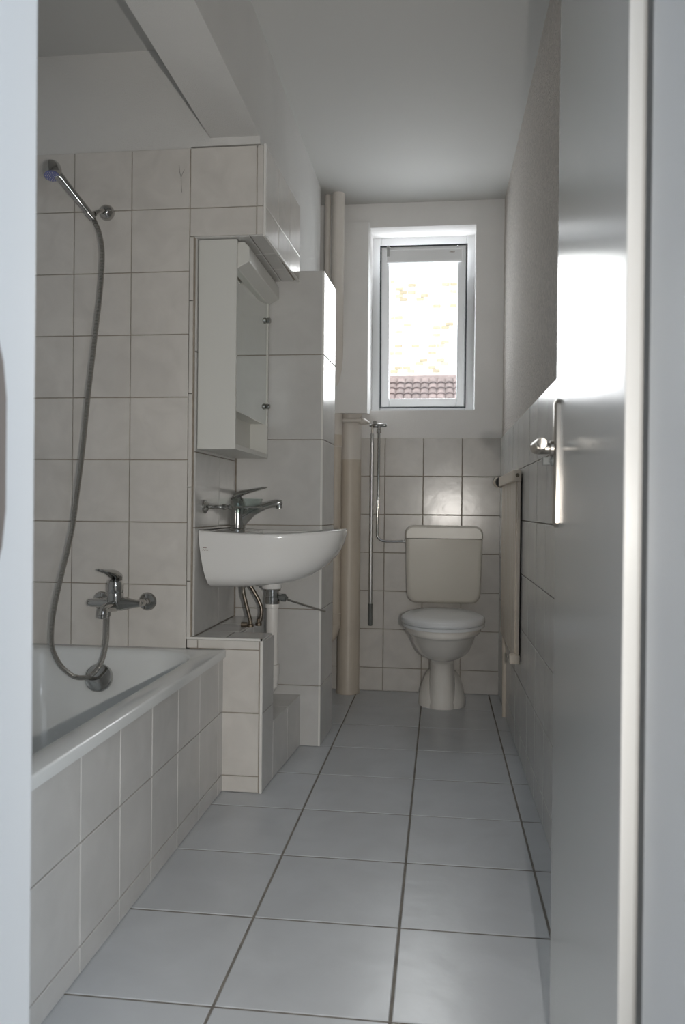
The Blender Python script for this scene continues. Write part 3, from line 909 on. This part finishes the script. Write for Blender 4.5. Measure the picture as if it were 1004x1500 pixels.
# cistern body as a rounded-corner shape seen from the front, swept front to back
def front_ring(y, hx, z0, z1, rb, rt_, n=6):
    pts = []
    for cxx, czz, r, a0 in ((CC + hx - rb, z0 + rb, rb, -90), (CC + hx - rt_, z1 - rt_, rt_, 0), (CC - hx + rt_, z1 - rt_, rt_, 90), (CC - hx + rb, z0 + rb, rb, 180)):
        for k in range(n + 1):
            a = math.radians(a0 + 90 * k / n)
            pts.append(Vector((cxx + r * math.cos(a), y, czz + r * math.sin(a))))
    return pts


def cist_ring(y, inset):
    pts = []
    for p in front_ring(y, .189 - inset, .471 + inset, .790, .046, .003):
        t_ = (.79 - p.z) / .32
        pts.append(Vector((CC + (p.x - CC) * (1 - .05 * t_), y, p.z)))
    return pts


body = [cist_ring(4.125, .0), cist_ring(4.00, .0), cist_ring(3.972, .002), cist_ring(3.956, .009), cist_ring(3.950, .022)]
# the lowest part of the front slopes back
for r in body:
    for p in r:
        if p.z < .53:
            p.y = min(4.125, p.y + (.53 - p.z) * .35)
b = MB(); b.rings(body)
cis = b.build('cistern', PLASTIC_C, wc, smooth=True, angle=50)
lidr = [front_ring(4.125, .190, .792, .853, .003, .040), front_ring(3.99, .190, .792, .853, .003, .040), front_ring(3.960, .188, .792, .851, .003, .039), front_ring(3.948, .182, .793, .844, .003, .034)]
MB().rings(lidr).build('cistern_lid', PLASTIC_C, wc, smooth=True, angle=50)
MB().lathe((-.172, 4.06, .772), (-1, 0, 0), [(0, .010), (.006, .010), (.008, .007), (.016, .007)], 12).build('inlet_nut', ALU, wc, smooth=True)

# cistern supply: corner valve and bent chrome pipe
sv = thing('cistern_supply_pipe', 'thin chrome pipe bent from the corner valve to the cistern', 'pipe', (-.32, 4.06, 1.35))
b = MB().tube([(-.312, 4.06, 1.33), (-.313, 4.06, 1.05), (-.316, 4.06, .83), (-.312, 4.06, .79), (-.285, 4.06, .772), (-.24, 4.06, .770), (-.188, 4.06, .772)], .0065, smooth=8)
b.build('bent_pipe', CHROME, sv, smooth=True)
b = MB().lathe((-.345, 4.06, 1.354), (1, 0, .02), [(0, .010), (.004, .012), (.03, .012), (.034, .010), (.068, .010), (.072, .006)], 18)
b.lathe((-.312, 4.06, 1.350), (0, 0, -1), [(0, .009), (.016, .009), (.018, .0115), (.034, .0115), (.036, .008)], 12)
b.tube([(-.36, 4.06, 1.354), (-.345, 4.06, 1.354)], .008, smooth=0)
b.lathe((-.332, 4.05, 1.362), (0, -1, .2), [(0, .006), (.012, .006), (.014, .010), (.022, .010)], 12)
b.build('corner_valve', CHROME, sv, smooth=True)
MB().lathe((-.314, 4.054, .985), (0, 1, 0), [(0, .008), (.074, .008)], 12).build('pipe_clip', CHROME, sv, smooth=True)
b = MB().tube([(-.488, 3.99, 1.373), (-.43, 3.99, 1.373), (-.408, 3.996, 1.373), (-.395, 4.02, 1.372)], .011, smooth=4)
b.lathe((-.408, 4.0, 1.372), (.75, .66, -.1), [(0, .012), (.005, .017), (.020, .019), (.034, .015), (.050, .010), (.060, .008)], 18)
wp = b.build('water_pipe', PIPE_W, smooth=True)
tag(wp, 'short white-painted water pipe leading to the cistern valve', 'pipe')

# aluminium rod hanging from the valve
rod = thing('crank_rod', 'slim aluminium rod with grey grip hanging from the valve', 'rod', (-.346, 4.055, .342))
MB().tube([(-.345, 4.04, 1.360), (-.345, 4.045, 1.345), (-.346, 4.05, 1.31)], .004).build('hook', STEEL, rod, smooth=True)
MB().lathe((-.346, 4.05, 1.312), (0, 0, -1), [(0, .006), (.003, .008), (.045, .008), (.046, .0098), (.060, .0098), (.061, .0095), (.86, .0095)], 16).build('tube', ALU, rod, smooth=True)
MB().lathe((-.346, 4.05, .456), (0, 0, -1), [(0, .009), (.004, .011), (.108, .011), (.112, .008), (.112, .0)], 16).build('grip', GREYGRIP, rod, smooth=True)

# ------------------------------------------------------------------ pipes
pb = thing('waste_pipe', 'thick cream-painted waste pipe rising from the floor under the casing', 'pipe', (-.458, 4.07, 0))
MB().lathe((-.458, 4.062, 0), (0, 0, 1), [(0, .060), (.01, .061), (.02, .058), (1.34, .056)], 32).build('pipe_run', PIPE_C, pb, smooth=True)
MB().lathe((-.458, 4.062, 1.18), (0, 0, 1), [(0, .0565), (.25, .0565)], 32).build('upper_run', PIPE_W, pb, smooth=True)
pa_ = thing('vent_pipe', 'white riser pipe from the ceiling down beside the pier', 'pipe', (-.519, 3.98, 0.3))
MB().lathe((-.521, 3.985, 2.499), (0, 0, -1), [(0, .031), (1.26, .031)], 28).build('upper_run', PIPE_W, pa_, smooth=True)
MB().lathe((-.521, 3.985, 1.30), (0, 0, -1), [(0, .032), (.055, .033), (.06, .028), (.90, .028)], 28).build('pipe_run', PIPE_C, pa_, smooth=True)
b = MB().lathe((-.521, 3.985, .41), (0, 0, -1), [(0, .028), (.002, .033), (.05, .033), (.053, .031)], 28)
b.tube([(-.521, 3.985, .37), (-.521, 3.985, .345), (-.535, 3.985, .305), (-.565, 3.985, .28), (-.61, 3.985, .27)], .030)
b.build('elbow', PIPE_C, pa_, smooth=True)
sm = MB().cyl((-.578, 4.0, 1.0), (-.576, 4.0, 2.499), .0155).build('heating_pipe', PIPE_W, smooth=True)
tag(sm, 'thin white pipe tight against the wall left of the riser', 'pipe')

# ------------------------------------------------------------------ radiator
rd = thing('radiator', 'slim cream panel radiator standing off the right wall near the toilet', 'radiator', (.29, 3.45, .35))
ry0, ry1, rz0, rz1 = 3.085, 3.80, .372, 1.075
MB().box(.288, .298, ry0, ry1 - .006, rz0, rz1).build('back_plate', RAD, rd)
nf = 9
for k in range(nf):
    y0 = ry0 + .022 + (ry1 - ry0 - .022) * k / nf; y1 = ry0 + .022 + (ry1 - ry0 - .022) * (k + 1) / nf
    MB().box(.282, .2905, y0 + .004, y1 - .004, rz0 + .01, rz1 - .03).build('panel_flute', RAD, rd, bevel=.003)
b = MB().box(.268, .300, ry0 - .006, ry1 + .02, rz1 - .032, rz1 + .012)
hdr = b.build('top_header', RAD, rd, bevel=.004)
MB().lathe((.285, ry0 - .006, rz1 - .009), (0, -1, 0), [(0, .007), (.004, .007), (.005, .004), (.008, .004)], 14).build('vent_screw', BRASS_D, hdr, smooth=True)
MB().box(.282, .299, ry0 + .03, ry1 + .02, rz0 - .008, rz0 + .016).build('bottom_header', RAD, rd, bevel=.004)
MB().box(.264, .301, ry0 - .010, ry0 + .034, rz0 - .016, rz0 + .018).build('end_block', RAD, rd, bevel=.004)
b = MB().lathe((.288, ry1 + .02, rz1 - .009), (-.10, 1, 0), [(0, .010), (.03, .010)], 16)
b.lathe((.284, ry1 + .05, rz1 - .009), (-.10, 1, 0), [(0, .012), (.006, .024), (.02, .026), (.022, .022)], 24)
b.build('valve_collar', RUBBER, rd, smooth=True)
MB().lathe((.282, ry1 + .07, rz1 - .009), (-.12, 1, 0), [(0, .024), (.003, .0275), (.05, .0275), (.058, .022), (.058, 0)], 24).build('valve_knob', RAD, rd, smooth=True)
MB().cyl((.297, 3.70, 0.0), (.294, 3.70, rz0 + .01), .0115).build('feed_pipe', RAD, rd, smooth=True)
for y_ in (3.16, 3.72):
    MB().box(.298, .318, y_, y_ + .03, .95, 1.0).build('wall_bracket', RAD, rd)

# ------------------------------------------------------------------ outside the window
hw = tag(MB().box(-9, 9, 26, 26.4, -2, 16).build('house_wall', HOUSE), 'sunlit pale house wall across the yard beyond the window', 'house')
bm_ = []
for row in range(26):
    for col in range(14):
        if random.random() < .13:
            x0 = -2.2 + col * .27 + (.135 if row % 2 else 0); z0 = 5.3 + row * .115
            o = MB().box(x0, x0 + .25, 25.972, 26.0, z0, z0 + .098).build('brick', BRICK_Y, hw)
rf = thing('tiled_roof', 'low clay-tiled roof in sunlight below the opposite wall', 'roof', (0, 21, 4.0))
MB().add([(-5, 20.2, 3.28), (5, 20.2, 3.28), (5, 22.4, 4.62), (-5, 22.4, 4.62), (-5, 20.2, 2.5), (5, 20.2, 2.5), (5, 22.4, 2.5), (-5, 22.4, 2.5)],
         [(0, 1, 2, 3), (4, 7, 6, 5), (0, 4, 5, 1), (2, 6, 7, 3), (0, 3, 7, 4), (1, 5, 6, 2)]).build('roof_slope', ROOF_T, rf)
slope = Vector((0, 2.2, 1.34)).normalized(); sn = Vector((0, -slope.z, slope.y))
me = None
for row in range(5):
    for col in range(22):
        base = Vector((-2.6 + col * .215, 20.2, 3.30)) + slope * (.36 * row + .34)
        if me is None:
            m_ = MB(); rsx = []
            for d_, lift in ((0, .05), (.42, .0)):
                ring = []
                for k in range(9):
                    a = math.pi * k / 8
                    ring.append(Vector((.112 * math.cos(a), 0, 0)) + slope * d_ + sn * (lift + .075 * math.sin(a)))
                for k in range(8, -1, -1):
                    a = math.pi * k / 8
                    ring.append(Vector((.095 * math.cos(a), 0, 0)) + slope * d_ + sn * (lift - .012 + .06 * math.sin(a)))
                rsx.append(ring)
            o = m_.rings(rsx).build('roof_tile', ROOF_T, None, smooth=True)
            me = o.data
        else:
            o = bpy.data.objects.new('roof_tile', me); C.objects.link(o)
        o.parent = rf
        o.location = base - rf.location

LOGO.build('faded_logo', INK, bas)
